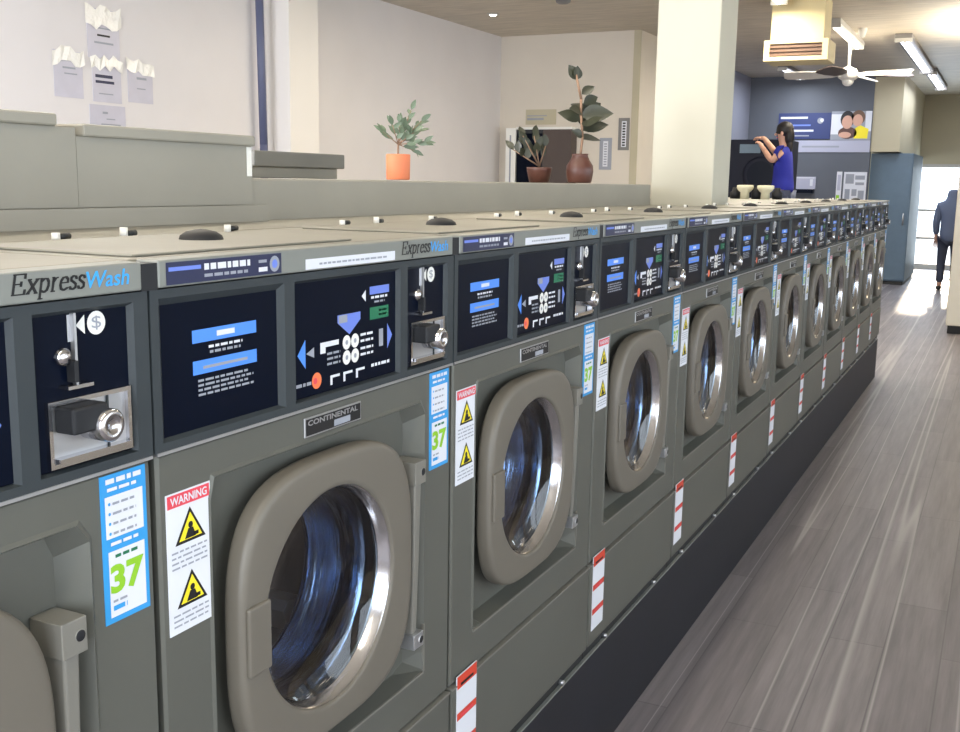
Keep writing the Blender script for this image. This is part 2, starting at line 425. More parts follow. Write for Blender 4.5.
    mb = MB(); mb.box(x, x+.03, .640, .690, 1.322, 1.352, M['rubber']); B(mb, 'coin_box_lock_housing', cr, .003)
    mb = MB(); mb.lathe([(0, .019), (.034, .019), (.037, .016), (.037, .009), (.034, .008), (.034, .0001)], (x, .690, 1.325), (1, 0, 0), M['chrome'], 28); B(mb, 'lock_knob', cr)
    # --- header strip with prints
    mb = MB(); mb.box(-.03, .006, .014, .768, 1.469, 1.5025, M['header']); hd = B(mb, 'header_strip', bevel=.002)
    xh = .0066
    mb = MB(); pen_text(mb, xh, 'Express', .584, .682, 1.4790, .0145, M['ink'], .22); mb.text(xh, 'Wash', .682, .748, 1.478, 1.4965, M['wash'], .012, .2); B(mb, 'lettering', hd)
    mb = MB(); mb.rect(xh, .026, .254, 1.4715, 1.499, M['navy']); x2 = xh+.0005
    mb.rect(x2, .03, .088, 1.488, 1.493, M['uiviolet']); dashes(1.486, .094, .185, .008, M['paper']); dashes(1.477, .094, .18, .004, M['greyink'])
    mb.disc(x2, .238, 1.485, .011, M['greyink']); mb.disc(x2+.0003, .238, 1.485, .006, M['uiviolet']); mb.rect(x2, .203, .222, 1.476, 1.482, M['paper']); dashes(1.488, .203, .222, .004, M['greyink'])
    B(mb, 'info_strip', hd)
    mb = MB(); mb.rect(xh, .311, .562, 1.4715, 1.4865, M['paper']); dashes(1.477, .345, .535, .003, M['greyink']); B(mb, 'price_strip', hd)
    # --- lid
    mb = MB(); mb.box(-.41, -.032, .003, .779, 1.488, 1.5025, M['top']); top = B(mb, 'top_panel', bevel=.003)
    mb = MB(); mb.box(-.36, -.05, .03, .52, 1.5025, 1.5065, M['top']); B(mb, 'soap_lid', top, .002)
    mb = MB(); mb.lathe([(0, .034), (.006, .032), (.012, .023), (.015, .010), (.016, .0001)], (-.21, .34, 1.5065), (0, 0, 1), M['rubber'], 28); B(mb, 'vent_cap', top)
    for y, hh in ((.22, .012), (.36, .016), (.62, .013)):
        mb = MB(); mb.cyl((-.39, y, 1.5025), (-.39, y, 1.5025+hh), .0065, M['white'], n=14); mb.cyl((-.39, y+.008, 1.508), (-.39, y+.026, 1.509), .005, M['dark'], n=10); B(mb, 'hose_fitting', top)
    # --- badge
    mb = MB(); mb.box(0, .003, .309, .463, 1.221, 1.251, M['silver']); bd = B(mb, 'maker_badge', bevel=.001)
    mb = MB(); mb.rect(.0034, .312, .460, 1.2235, 1.2485, M['ink']); mb.rect(.0037, .385, .43, 1.225, 1.235, M['greyink']); mb.text(.0038, 'CONTINENTAL', .316, .452, 1.238, 1.2465, M['silver'], .03); mb.rect(.0038, .45, .457, 1.226, 1.246, M['ink']); B(mb, 'lettering', bd)
    # --- porthole door
    n = 96; angs = [2*PI*i/n for i in range(n)]
    def sq(hw, hh, x, e=3.3):
        out = []
        for a in angs:
            c, s = math.cos(a), math.sin(a); r = 1/((abs(c)/hw)**e+(abs(s)/hh)**e)**(1/e); out.append((x, CY+.012+r*c, CZ+r*s))
        return out
    ci = lambda r, x: [(x, CY+r*math.cos(a), CZ+r*math.sin(a)) for a in angs]
    mb = MB()
    loops_to(mb, [sq(0.2020, .195, -.030), sq(0.2136, .206, -.017), sq(0.2330, .2245, -.011), sq(0.2341, .2255, -.007), sq(0.2341, .2255, .010), sq(0.2325, .224, .0155), sq(0.2288, .2205, .0192), sq(0.2241, .216, .0206), sq(0.2188, .211, .021), sq(0.2104, .203, .0212),
                  ci(.182, .0225), ci(.177, .0222), ci(.1745, .0205), ci(.1735, .016)], M['door'], True, flip=True)
    dr = B(mb, 'door')
    mb = MB(); mb.lathe([(.017, .1735), (.014, .1705), (.006, .169), (.003, .1665), (-.004, .166), (-.006, .164)], (0, CY, CZ), (1, 0, 0), M['chrome'], 72); B(mb, 'glass_rim', dr)
    mb = MB(); mb.lathe([(-.003, .1655), (-.010, .155), (-.020, .13), (-.028, .095), (-.032, .055), (-.033, .0005)], (0, CY, CZ), (1, 0, 0), M['glass'], 72); B(mb, 'door_glass', dr)
    mb = MB(); mb.box(.018, .027, .142, .192, .915, 1.018, M['door']); B(mb, 'door_handle', dr, .004, 3)
    # --- hinge
    mb = MB(); mb.box(-.03, .020, .612, .648, 1.072, 1.114, M['hinge']); mb.cyl((.0, .646, 1.093), (.0, .6495, 1.093), .011, M['rubber'], n=20); mb.cyl((.018, .638, 1.093), (.0205, .638, 1.093), .008, M['rubber'], n=20)
    hg = B(mb, 'door_hinge', bevel=.004)
    mb = MB(); vs = []
    for zz, a, b, c in ((1.074, .613, .643, .016), (.93, .614, .640, .014), (.790, .615, .638, .010)):
        vs += [(-.02, a, zz), (c, a+.004, zz), (c, b-.004, zz), (-.02, b, zz)]
    mb.add(vs, [(i*4+k, i*4+(k+1) % 4, i*4+4+(k+1) % 4, i*4+4+k) for i in (0, 1) for k in range(4)]+[(0, 3, 2, 1), (8, 9, 10, 11)], M['hinge'])
    B(mb, 'hinge_bar', hg, .003)
    mb = MB(); mb.box(-.03, .018, .612, .646, .764, .792, M['silver']); mb.cyl((.017, .636, .778), (.0195, .636, .778), .008, M['rubber'], n=16); B(mb, 'hinge_foot', hg, .003)
    # --- throat and drum
    mb = MB(); mb.lathe([(-.028, .192), (-.031, .178), (-.036, .1655), (-.060, .163), (-.064, .166), (-.095, .164), (-.099, .160), (-.128, .158), (-.132, .149), (-.142, .149), (-.144, .156)], (0, CY, CZ), (1, 0, 0), M['throat'], 72); B(mb, 'tub_throat')
    mb = MB(); mb.lathe([(-.146, .153), (-.150, .185), (-.34, .185), (-.365, .17), (-.37, .09), (-.36, .085), (-.36, .0005)], (0, CY, CZ), (1, 0, 0), M['drum'], 72); dm = B(mb, 'drum')
    mb = MB(); mb.box(0, .0045, .10, .672, .6925, .6965, M['hinge']); mb.box(0, .0045, .671, .675, .6965, .79, M['hinge']); mb.box(-.01, .0065, .006, .776, .6045, .6085, M['hinge']); B(mb, 'edge_highlight')  # pale strips paint the light caught along bay lip and panel seam
    for i in range(3):
        a = R(200+120*i); mb = MB()
        for k in (-1, 1):
            pass
        er = Vector((0, math.cos(a), math.sin(a))); et = Vector((0, -math.sin(a), math.cos(a))); c = Vector((0, CY, CZ)); vs = []
        for xx in (-.16, -.345):
            for rr, tt in ((.186, -.035), (.150, -.010), (.150, .010), (.186, .035)): vs.append(c+er*rr+et*tt+Vector((xx, 0, 0)))
        mb.add(vs, [(0, 1, 5, 4), (1, 2, 6, 5), (2, 3, 7, 6), (0, 3, 2, 1), (4, 5, 6, 7)], M['silver']); B(mb, 'drum_lifter', dm)
    # --- stickers
    x1, x2 = .0012, .0018
    mb = MB(); mb.box(0, x1, .694, .766, 1.078, 1.259, M['skyblue'])
    dashes(1.248, .702, .758, .006, M['paper']); dashes(1.239, .704, .75, .004, M['paper'])
    mb.rect(x2-.0003, .700, .760, 1.182, 1.233, M['paper'])
    x2 = .0021
    for i in range(4): mb.disc(x2, .706, 1.224-i*.012, .002, M['skyblue'], 8); dashes(1.222-i*.012, .711, .748, .003, M['greyink'])
    dashes(1.173, .706, .752, .004, M['paper'])
    mb.rect(.0015, .702, .760, 1.085, 1.166, M['paper']); dashes(1.157, .712, .75, .004, M['uigreen'])
    mb.text(x2, '37', .703, .757, 1.113, 1.149, M['lime'], .04)
    dashes(1.103, .706, .728, .003, M['greyink']); dashes(1.093, .706, .728, .006, M['skyblue'])
    tag(B(mb, 'number_sticker'), 'blue and white sticker with the green number 37')
    mb = MB(); mb.box(0, x1, .017, .099, 1.022, 1.209, M['paper'])
    mb.rect(.0015, .019, .097, 1.190, 1.207, M['red']); mb.text(.0019, 'WARNING', .024, .092, 1.193, 1.204, M['paper'], .02)
    for zb in (1.139, 1.055):
        mb.poly(.0015, [(.031, zb), (.088, zb), (.0595, zb+.046)], M['ink']); mb.poly(.0018, [(.038, zb+.004), (.081, zb+.004), (.0595, zb+.039)], M['yellow'])
        mb.disc(.0021, .0595, zb+.022, .0045, M['ink'], 10); mb.poly(.0021, [(.048, zb+.005), (.069, zb+.005), (.064, zb+.018), (.055, zb+.018)], M['ink']); mb.rect(.0021, .064, .074, zb+.006, zb+.011, M['ink'])
    x2 = .0016
    for zb in (1.129, 1.122, 1.115, 1.108, 1.045, 1.038, 1.031): dashes(zb, .024, .09, .0025, M['greyink'])
    tag(B(mb, 'warning_sticker'), 'white sticker with a red heading and two yellow warning triangles')
    mb = MB(); mb.box(.004, .0062, .024, .112, .418, .626, M['paper'])
    for i, zb in enumerate((.598, .53, .462)):
        mb.rect(.0066, .025, .111, zb, zb+(.027 if i == 0 else .016), M['stripe']); mb.rect(.0069, .04, .096, zb+.004, zb+.010, M['red'] if i else M['ink'])
    tag(B(mb, 'stripe_sticker'), 'tall white sticker with red bars')
    return t

ORD = ['first', 'second', 'third', 'fourth', 'fifth', 'sixth', 'seventh', 'eighth', 'ninth', 'tenth', 'eleventh', 'twelfth']
proto = make_washer()
for i in range(NM):
    o = proto if i == 0 else copy_tree(proto)
    o.location = (0, (i-1)*P, .34)
    if i == 0: lb = 'grey coin washer cut off by the picture edge, first of the row'
    elif i == 1: lb = 'grey coin washer with the biggest whole porthole, second from the near end of row'
    elif i == NM-1: lb = 'grey coin washer at the far end of the row, beside the open floor'
    else: lb = 'grey coin washer with round glass door, %s from the near end of the row' % ORD[i]
    tag(o, lb, 'washing machine', 'front-loading washers in the row')

# ------------------------------------------------------------------ setting
mb = MB(); mb.box(XL-.3, XR+.2, YFRONT-.2, YFAR, -.12, 0, M['floor']); struct(mb, 'floor')
mb = MB(); mb.box(XL-.3, XR+.2, YFRONT-.2, YFAR+.2, H, H+.12, M['ceiling']); struct(mb, 'ceiling')
mb = MB(); mb.box(XL-.15, XL, YFRONT, YB+.0, 0, H, M['sidewall']); struct(mb, 'wall_left')
mb = MB(); mb.box(XL-.15, -3.28, YB, 13.0, 0, H, M['wall']); struct(mb, 'wall_back')
mb = MB(); mb.box(-3.43, -3.28, 13.0, YBLUE+.15, 0, H, M['lilac']); struct(mb, 'wall_side')
mb = MB(); mb.box(-3.28, -1.25, YBLUE, YBLUE+.15, 0, H, M['bluewall']); struct(mb, 'wall_sign')
mb = MB()
mb.box(-3.28, -.84, YFAR, YFAR+.15, 0, H, M['wallfar']); mb.box(-.84, .16, YFAR, YFAR+.15, 2.10, H, M['wallfar']); mb.box(.16, XR, YFAR, YFAR+.15, 0, H, M['wallfar'])
struct(mb, 'wall_far')
mb = MB()
WN = [(-2.4, 1.2), (1.6, 5.2), (5.6, 9.2), (9.6, 11.6)]
ed = [YFRONT]+[v for w in WN for v in w]+[YFAR]
for a, b in zip(ed[0::2], ed[1::2]): mb.box(XR, XR+.15, a, b, 0, H, M['wall'])
for a, b in WN: mb.box(XR, XR+.15, a, b, 0, .75, M['wall']); mb.box(XR, XR+.15, a, b, 2.75, H, M['wall'])
struct(mb, 'wall_right')
for k, (a, b) in enumerate(WN):
    mb = MB(); w = .05
    for q in ((a, b, .75, .75+w), (a, b, 2.75-w, 2.75), (a, a+w, .75+w, 2.75-w), (b-w, b, .75+w, 2.75-w), ((a+b)/2-w/2, (a+b)/2+w/2, .75+w, 2.75-w)): mb.box(XR+.02, XR+.08, *q, M['dark'])
    wn = struct(mb, 'window_%d' % (k+1))
    mb = MB(); mb.rect(XR+.05, a+w, b-w, .75+w, 2.75-w, M['pane']); mb.build('pane', wn)
mb = MB(); mb.box(XL-.15, -4.9, YFRONT-.15, YFRONT, 0, H, M['wallcool']); mb.box(-1.7, .3, YFRONT-.15, YFRONT, 0, H, M['wallcool']); mb.box(2.9, XR+.15, YFRONT-.15, YFRONT, 0, H, M['wallcool']); mb.box(.3, 2.9, YFRONT-.15, YFRONT, 0, .6, M['wallcool']); mb.box(.3, 2.9, YFRONT-.15, YFRONT, 2.9, H, M['wallcool'])
mb.box(-4.9, -1.7, YFRONT-.15, YFRONT, 0, .6, M['wallcool']); mb.box(-4.9, -1.7, YFRONT-.15, YFRONT, 2.9, H, M['wallcool']); struct(mb, 'wall_front')
mb = MB(); w = .05
for q in ((-4.9, -1.7, .6, .6+w), (-4.9, -1.7, 2.9-w, 2.9), (-4.9, -4.85, .65, 2.85), (-1.75, -1.7, .65, 2.85), (-3.325, -3.275, .65, 2.85)): mb.box(q[0], q[1], YFRONT-.10, YFRONT-.04, q[2], q[3], M['dark'])
wn = struct(mb, 'window_5')
mb = MB(); mb.add([(.35, YFRONT-.07, .65), (2.85, YFRONT-.07, .65), (2.85, YFRONT-.07, 2.85), (.35, YFRONT-.07, 2.85)], [(0, 1, 2, 3)], M['pane']); pn = mb.build('pane')
mb = MB()
for q in ((.3, 2.9, .6, .65), (.3, 2.9, 2.85, 2.9), (.3, .35, .65, 2.85), (2.85, 2.9, .65, 2.85), (1.575, 1.625, .65, 2.85)): mb.box(q[0], q[1], YFRONT-.10, YFRONT-.04, q[2], q[3], M['dark'])
pn.parent = struct(mb, 'window_6')  # unseen window, added so daylight brightens the door rims and column front

mb = MB(); mb.add([(-4.85, YFRONT-.07, .65), (-1.75, YFRONT-.07, .65), (-1.75, YFRONT-.07, 2.85), (-4.85, YFRONT-.07, 2.85)], [(0, 1, 2, 3)], M['pane']); mb.build('pane', wn)

# pier and trim on the side wall
mb = MB(); mb.box(XL, XL+.25, 6.96, 7.40, 0, H, M['pier']); struct(mb, 'trim_1')
mb = MB(); mb.box(-3.36, -3.27, YB-.012, YB, 0, H, M['wallfar']); struct(mb, 'trim_2')
mb = MB(); mb.tube([(XL+.09, 6.78, 0), (XL+.09, 6.78, 1.9), (XL+.09, 6.75, H)], .035, M['duct'], 12)
tag(mb.build('conduit_pipe'), 'dark slate blue pipe running up the pale wall beside the pier', 'pipe')

# plinth, service chase between the back-to-back rows
mb = MB(); mb.box(-1.45, -.003, -P, ROW_END+.02, 0, .339, M['plinth']); struct(mb, 'plinth_base')
mb = MB(); mb.box(-1.45, -.70, -P, 4.22, .341, 1.602, M['chase'])
tag(mb.build('service_chase', None, .006), 'long grey sheet steel chase with a flat top behind the washers', 'service duct')
mb = MB(); mb.box(-.699, -.415, -P, 4.20, .341, 1.5025, M['top'])
tag(mb.build('chase_shelf'), 'narrow tan shelf between washer tops and grey chase', 'shelf')
mb = MB(); mb.box(-1.45, -.415, 4.80, ROW_END, .341, 1.5025, M['top']);
tag(mb.build('back_shelf'), 'tan steel counter behind the washers past the white column', 'counter')
# column
mb = MB(); mb.box(-.745, -.425, 4.36, 4.70, 0, H, M['column']); c = mb.build('column', None, .008); c['kind'] = 'structure'

# tall boxes on the chase
def lidded(name, x0, x1, y0, y1, z0, z1, zl, body, lidm, label):
    t = empty(name, ((x0+x1)/2, (y0+y1)/2, z0)); tag(t, label, 'cover box')
    ox, oy = (x0+x1)/2, (y0+y1)/2
    mb = MB(); mb.box(x0-ox, x1-ox, y0-oy, y1-oy, 0, zl-z0, body); mb.build('box_body', t, .003)
    mb = MB(); mb.box(x0-ox, x1+.032-ox, y0-.004-oy, y1-oy, zl-z0, z1-z0, lidm); mb.build('lid', t, .004)
    return t
mb = MB(); mb.box(-.675, -.650, -P, 1.085, 1.503, 1.540, M['chase'])
tag(mb.build('cover_rail'), 'low grey sheet steel rail below the two cover boxes', 'rail')
tt = lidded('cover_box', -1.10, -.702, -.70, .490, 1.604, 1.713, 1.690, M['chase'], M['chase'], 'grey steel cover box at the picture edge with taller lid')
tt2 = lidded('cover_box', -1.10, -.702, .555, 1.065, 1.604, 1.698, 1.674, M['chase'], M['chase'], 'grey steel cover box with pale overhanging lid, below taped notices')
# front sheets of the two boxes hang down to the rail
for t, (y0, y1) in ((tt, (-.70, .5395)), (tt2, (.5405, 1.062))):
    ox, oy, oz = t.location
    mb = MB(); mb.box(-.698-ox, -.680-ox, y0-oy, y1-oy, 1.541-oz, (1.690 if t is tt else 1.674)-oz, M['chase']); mb.build('front_sheet', t)
ox, oy, oz = tt2.location; mb = MB(); mb.box(-.6795-ox, -.6785-ox, 1.043-oy, 1.061-oy, 1.606-oz, 1.672-oz, M['white']); mb.build('end_strip', tt2)
lidded('cover_box', -1.44, -1.28, 1.80, 2.31, 1.604, 1.690, 1.640, M['chase'], M['chasedark'], 'low grey box with dark lid behind the chase, beside the pier')

# ------------------------------------------------------------------ papers on the side wall
def paper(x, y0, y1, z0, z1, label, dashes_):
    t = empty('notice_sign', (x, (y0+y1)/2, z0)); tag(t, label, 'notice', 'sleeved notices taped to the side wall')
    w, h = (y1-y0)/2, z1-z0
    mb = MB(); mb.box(.001, .004, -w, w, 0, h, M['paperlilac']);
    for (a, b, c, d, mm) in dashes_: mb.rect(.0045, -w+2*w*a, -w+2*w*b, h*c, h*d, mm)
    mb.build('sheet', t)
    return t, w, h
M['paperlilac'] = mat('sleeved_paper', (196, 194, 206), .35, noise=.04)
M['tape'] = mat('glossy_clear_tape', (246, 244, 236), .08, bump=.8, bscale=25)
def tape(t, w, z0, z1, n=7):
    mb = MB(); vs = []; fs = []
    for i in range(n+1):
        y = -w*1.12+2.24*w*i/n; j = random.uniform(-.025, .025); k = random.uniform(0, .012)
        vs += [(.005+k, y, z0+j), (.005+.012-k, y, z1+j)]
    for i in range(n): fs.append((2*i, 2*i+2, 2*i+3, 2*i+1))
    mb.add(vs, fs, M['tape']); mb.build('tape', t)
x = XL
g = M['greyink']
t, w, h = paper(x, 4.56, 4.82, 2.15, 2.47, 'sleeved notice on the side wall, outermost at the picture edge', [(.3, .75, .62, .66, g), (.35, .8, .5, .53, g)]); tape(t, w, .23, .33)
t, w, h = paper(x, 4.88, 5.19, 2.45, 2.80, 'sleeved notice on the side wall with crumpled shiny tape, topmost of the cross', [(.3, .7, .45, .49, M['ink']), (.2, .8, .3, .34, g), (.25, .75, .6, .63, g)]); tape(t, w, .22, .36)
t, w, h = paper(x, 4.91, 5.19, 2.14, 2.42, 'sleeved notice with blue lines in the middle of the taped cross', [(.1, .7, .62, .70, M['navy']), (.1, .75, .48, .55, M['navy']), (.2, .7, .2, .23, g)]); tape(t, w, .24, .32)
t, w, h = paper(x, 5.26, 5.52, 2.16, 2.45, 'sleeved notice on the side wall nearest the dark pipe', [(.35, .75, .60, .66, g), (.35, .7, .35, .38, g)]); tape(t, w, .22, .31)
t, w, h = paper(x, 4.87, 5.22, 1.96, 2.12, 'plain sheet at the foot of the taped cross, just above the grey box', [(.35, .5, .6, .7, g), (.3, .85, .1, .16, g), (.45, .7, .35, .4, g)])

# ------------------------------------------------------------------ back wall
def front_thing(name, label, cat, X0, X1, Y, z0, z1, draw, group=None):
    # flat thing facing -Y, drawn in (u, w) metres from its lower corner
    t = MB(); draw(t, X1-X0, z1-z0)
    t.v = [(X0+y, Y-x, z0+z) for x, y, z in t.v]
    o = t.build(name); tag(o, label, cat, group); return o
# dark opening with white frame
t = empty('dark_cabinet', (-4.43, YB, 0)); tag(t, 'tall black glass cabinet with white frame against the end wall, behind the leafy plants', 'cabinet')
mb = MB(); mb.box(-.38, -.02, -.20, -.004, 0, 2.27, M['dark']); mb.box(-.02, .36, -.20, -.004, 0, 2.27, M['fanbrown']); mb.build('cabinet_body', t)
mb = MB(); mb.box(-.37, -.03, -.215, -.20, .9, 2.22, M['black']); mb.build('glass_front', t)
mb = MB(); mb.box(-.53, -.39, -.215, -.004, 0, 2.29, M['white']); mb.box(-.39, .37, -.212, -.004, 2.27, 2.30, M['white']); mb.box(-.475, -.455, -.219, -.21, .5, 2.2, M['greyink']); mb.build('white_frame', t)
def d1(m, W, h):
    m.box(0, .01, 0, W, 0, h, M['wallfar']); m.rect(.0105, .05*W, .6*W, .3*h, .45*h, M['greyink']); m.rect(.0105, .05*W, .7*W, .55*h, .62*h, M['greyink'])
front_thing('wall_sign_board', 'small beige sign with faint lettering above the dark cabinet', 'sign', -4.78, -4.36, YB, 2.34, 2.53, d1)
def d2(m, W, h):
    m.box(0, .01, 0, W, 0, h, M['greyink']); m.rect(.0105, .3*W, .7*W, .1*h, .9*h, M['paper'])
    for i in range(9): m.rect(.011, .38*W, .62*W, h*(.15+.08*i), h*(.19+.08*i), M['greyink'])
def d3(m, W, h):
    m.box(0, .01, 0, W, 0, h, M['fixturedark']); m.rect(.0105, .3*W, .75*W, .1*h, .9*h, M['paper'])
    for i in range(9): m.rect(.011, .38*W, .65*W, h*(.13+.085*i), h*(.18+.085*i), M['ink'])
front_thing('wall_sign_board', 'pale narrow upright sign on the end wall, lower of the two', 'sign', -3.76, -3.60, YB, 1.78, 2.17, d2, 'upright signs on the end wall')
front_thing('wall_sign_board', 'dark narrow upright sign with white lettering near the wall corner', 'sign', -3.52, -3.38, YB, 2.02, 2.41, d3, 'upright signs on the end wall')

# ------------------------------------------------------------------ blue wall: banner, poster, notices
def d_banner(m, W, h):
    m.box(0, .02, 0, W, 0, h, M['navyboard']); m.rect(.0205, .04*W, .56*W, .78*h, .86*h, M['paper'])
    m.rect(.0205, .06*W, .62*W, .50*h, .56*h, M['uiviolet']); m.rect(.0205, .22*W, .68*W, .28*h, .36*h, M['paper']); m.rect(.0205, .24*W, .6*W, .10*h, .15*h, M['greyink'])
    m.disc(.0205, .80*W, .70*h, .05, M['greyink']); m.disc(.0208, .83*W, .72*h, .03, M['paper'])
M['navyboard'] = mat('navy_board', (44, 58, 110), .5)
front_thing('banner_sign', 'navy banner with white lines of lettering on the slate blue wall', 'sign', -2.77, -1.905, YBLUE, 2.41, 2.84, d_banner)
def d_poster(m, W, h):
    m.box(0, .02, 0, W, 0, h, M['greyink'])
    m.rect(.0203, 0, .3*W, .2*h, .9*h, M['paper']); m.rect(.0203, .85*W, W, .3*h, h, M['paper'])
    ell = lambda cx, cz, a, b, mm, x: m.poly(x, [(cx*W+a*math.cos(2*PI*i/18), cz*h+b*math.sin(2*PI*i/18)) for i in range(18)], mm)
    ell(.40, .72, .11, .14, M['hair'], .0206); ell(.40, .62, .085, .11, M['skin'], .0209); ell(.42, .25, .15, .10, M['redclay'], .0206)
    ell(.67, .78, .11, .12, M['brown'], .0206); ell(.66, .68, .08, .10, M['skin'], .0209); m.poly(.0206, [(.58*W, .05*h), (.92*W, .05*h), (.94*W, .38*h), (.72*W, .52*h), (.60*W, .4*h)], M['yellow'])
    ell(.36, .18, .10, .05, M['skin'], .0209)
front_thing('photo_poster', 'poster of two smiling people, one in a yellow top, beside the navy banner', 'poster', -1.90, -1.26, YBLUE, 2.39, 2.86, d_poster)
def d_band(m, W, h):
    m.box(0, .015, 0, W, 0, h, M['lilacpale']); m.rect(.0155, .1*W, .6*W, .4*h, .55*h, M['greyink'])
M['lilacpale'] = mat('pale_lilac_board', (176, 178, 196), .5)
front_thing('lower_sign', 'long pale strip sign below the banner and poster', 'sign', -2.48, -1.26, YBLUE, 2.19, 2.385, d_band)
def d_n1(m, W, h):
    m.box(0, .02, 0, W, .25*h, h, M['lilacpale']); m.rect(.0205, .75*W, .88*W, .45*h, .85*h, M['paper']); m.rect(.0205, .06*W, .94*W, .9*h, .96*h, M['paper'])
    m.box(0, .12, -.05*W, .95*W, .02*h, .25*h, M['black'])
front_thing('notice_sign', 'square pale notice with a black ledge, beside the person in blue', 'notice', -2.46, -2.09, YBLUE, 1.50, 1.78, d_n1)
def d_n2(m, W, h):
    m.box(0, .015, 0, W, 0, h, M['paper']); m.rect(.0155, .1*W, .7*W, .02*h, .25*h, M['lime']); m.rect(.0155, .2*W, .8*W, .4*h, .9*h, M['lilacpale'])
front_thing('notice_sign', 'narrow white leaflet strip with a green foot on the slate blue wall', 'leaflet', -1.75, -1.665, YBLUE, 1.35, 1.87, d_n2)
def d_n3(m, W, h):
    m.box(0, .015, 0, W, 0, h, M['paper'])
    for a, b, c, d in ((.08, .45, .66, .94), (.5, .92, .78, .9), (.52, .9, .62, .7), (.08, .3, .1, .5), (.38, .6, .3, .5), (.66, .92, .1, .46), (.38, .6, .05, .22)): m.rect(.0155, a*W, b*W, c*h, d*h, M['greyink'])
front_thing('notice_sign', 'large white price board with grey blocks near the blue grey cabinet', 'notice', -1.635, -1.27, YBLUE, 1.30, 1.865, d_n3)
# soffit and cabinet beside it
mb = MB(); mb.box(-1.25, -.80, YBLUE+.02, YFAR, 2.20, H, M['wallfar']); struct(mb, 'trim_3')
t = empty('tall_cabinet', (-.92, 19, 0)); tag(t, 'tall blue grey cabinet standing under the buff soffit', 'cabinet')
mb = MB(); mb.box(-.33, .34, -.8, 1.2, .06, 2.18, M['cabinet']); mb.build('cabinet_body', t, .005)
mb = MB(); mb.box(-.31, .32, -.815, -.8, .08, 2.16, M['cabinet']); dd = mb.build('door', t, .003)
mb = MB(); mb.cyl((.25, -.84, 1.0), (.25, -.84, 1.2), .012, M['silver']); mb.box(.245, .255, -.84, -.815, 1.0, 1.01, M['silver']); mb.box(.245, .255, -.84, -.815, 1.19, 1.2, M['silver']); mb.build('handle', dd)
mb = MB(); mb.box(-.31, .32, -.77, 1.18, 0, .06, M['dark']); mb.build('toe_kick', t)

# far door
mb = MB(); w = .07; Y0, Y1 = YFAR-.03, YFAR+.10
a, b, z = -.84, .16, 2.10
for q in ((a, a+w, 0, z), (b-w, b, 0, z), (a+w, b-w, z-w, z), (a+w, b-w, 0, .1)): mb.box(q[0], q[1], Y0, Y1, q[2], q[3], M['fixture'])
for zz in (.62, 1.18): mb.box(a+w, b-w, Y0+.03, Y1-.03, zz-.025, zz+.025, M['fixture'])
dr = struct(mb, 'door_1')
mb = MB(); mb.add([(a+w, YFAR+.03, .1), (b-w, YFAR+.03, .1), (b-w, YFAR+.03, z-w), (a+w, YFAR+.03, z-w)], [(0, 1, 2, 3)], M['pane']); mb.build('pane', dr)
mb = MB(); mb.box(-12, 12, YFAR+.2, 45, -.1, -.01, M['pavement']); mb.box(XR+.3, 14, -12, YFAR+.2, -.1, -.01, M['pavement']); struct(mb, 'ground_outside')

# right-hand end of a partition
mb = MB(); mb.box(.38, .62, 12.0, 12.5, .09, 1.86, M['partition']); t = mb.build('end_panel', None, .01)
tag(t, 'off-white upright end panel beside the aisle at the picture edge', 'panel')
mb = MB(); mb.box(.40, .61, 12.01, 12.49, 0, .09, M['rubber']); mb.build('kick_base', t)

# ------------------------------------------------------------------ ceiling things
def lamp(name, x, y0, y1, z, label, cool=False, wid=.12, power=40, col=(1, .93, .8), light=True, two=False):
    t = empty(name, (x, (y0+y1)/2, z)); tag(t, label, 'ceiling light', 'fluorescent lights on the ceiling')
    hl = (y1-y0)/2
    mb = MB(); mb.box(-wid/2, wid/2, -hl, hl, .035, H-z, M['fixture'] if not cool else M['fixturedark']); mb.build('housing', t, .008)
    for q in ((-.032, .032) if two else (0,)):
        mb = MB(); mb.cyl((q, -hl+.04, .014), (q, hl-.04, .014), .016 if two else .024, M['tubecool'] if cool else M['tube'], n=14); mb.build('tube', t)
    for s in (-1, 1):
        mb = MB(); mb.box(-wid/2, wid/2, s*hl-(.03 if s > 0 else 0), s*hl+(.03 if s < 0 else 0), -.012, .035, M['fixture']); mb.build('end_cap', t)
    if light:
        L = bpy.data.lights.new('tube_light', 'AREA'); L.shape = 'RECTANGLE'; L.size = .12; L.size_y = hl*2; L.energy = power; L.color = col
        o = bpy.data.objects.new('tube_light', L); COL.objects.link(o); o.parent = t; o.location = (0, 0, -.03)
    return t
WARM = (1, .90, .74); COOL = (.86, .91, 1)
lamp('ceiling_light', -1.02, 11.7, 13.8, 3.36, 'warm glowing ceiling tube beyond the hanging timber box', wid=.16, power=70, col=WARM)
lamp('ceiling_light', -.42, 13.2, 17.1, 3.36, 'long twin tube light on the ceiling above the aisle, nearer one', True, .2, 40, COOL, two=True)
lamp('ceiling_light', -.38, 17.3, 20.2, 3.36, 'twin tube light on the ceiling above the aisle, one nearer the far door', True, .2, 35, COOL, two=True)
lamp('ceiling_light', -2.38, 16.0, 17.6, 3.36, 'short ceiling tube light before the slate blue wall', True, .14, 40, COOL)
lamp('ceiling_light', -1.28, 8.0, 10.0, 3.36, 'warm ceiling tube just in front of the hanging timber box', wid=.16, power=80, col=WARM)

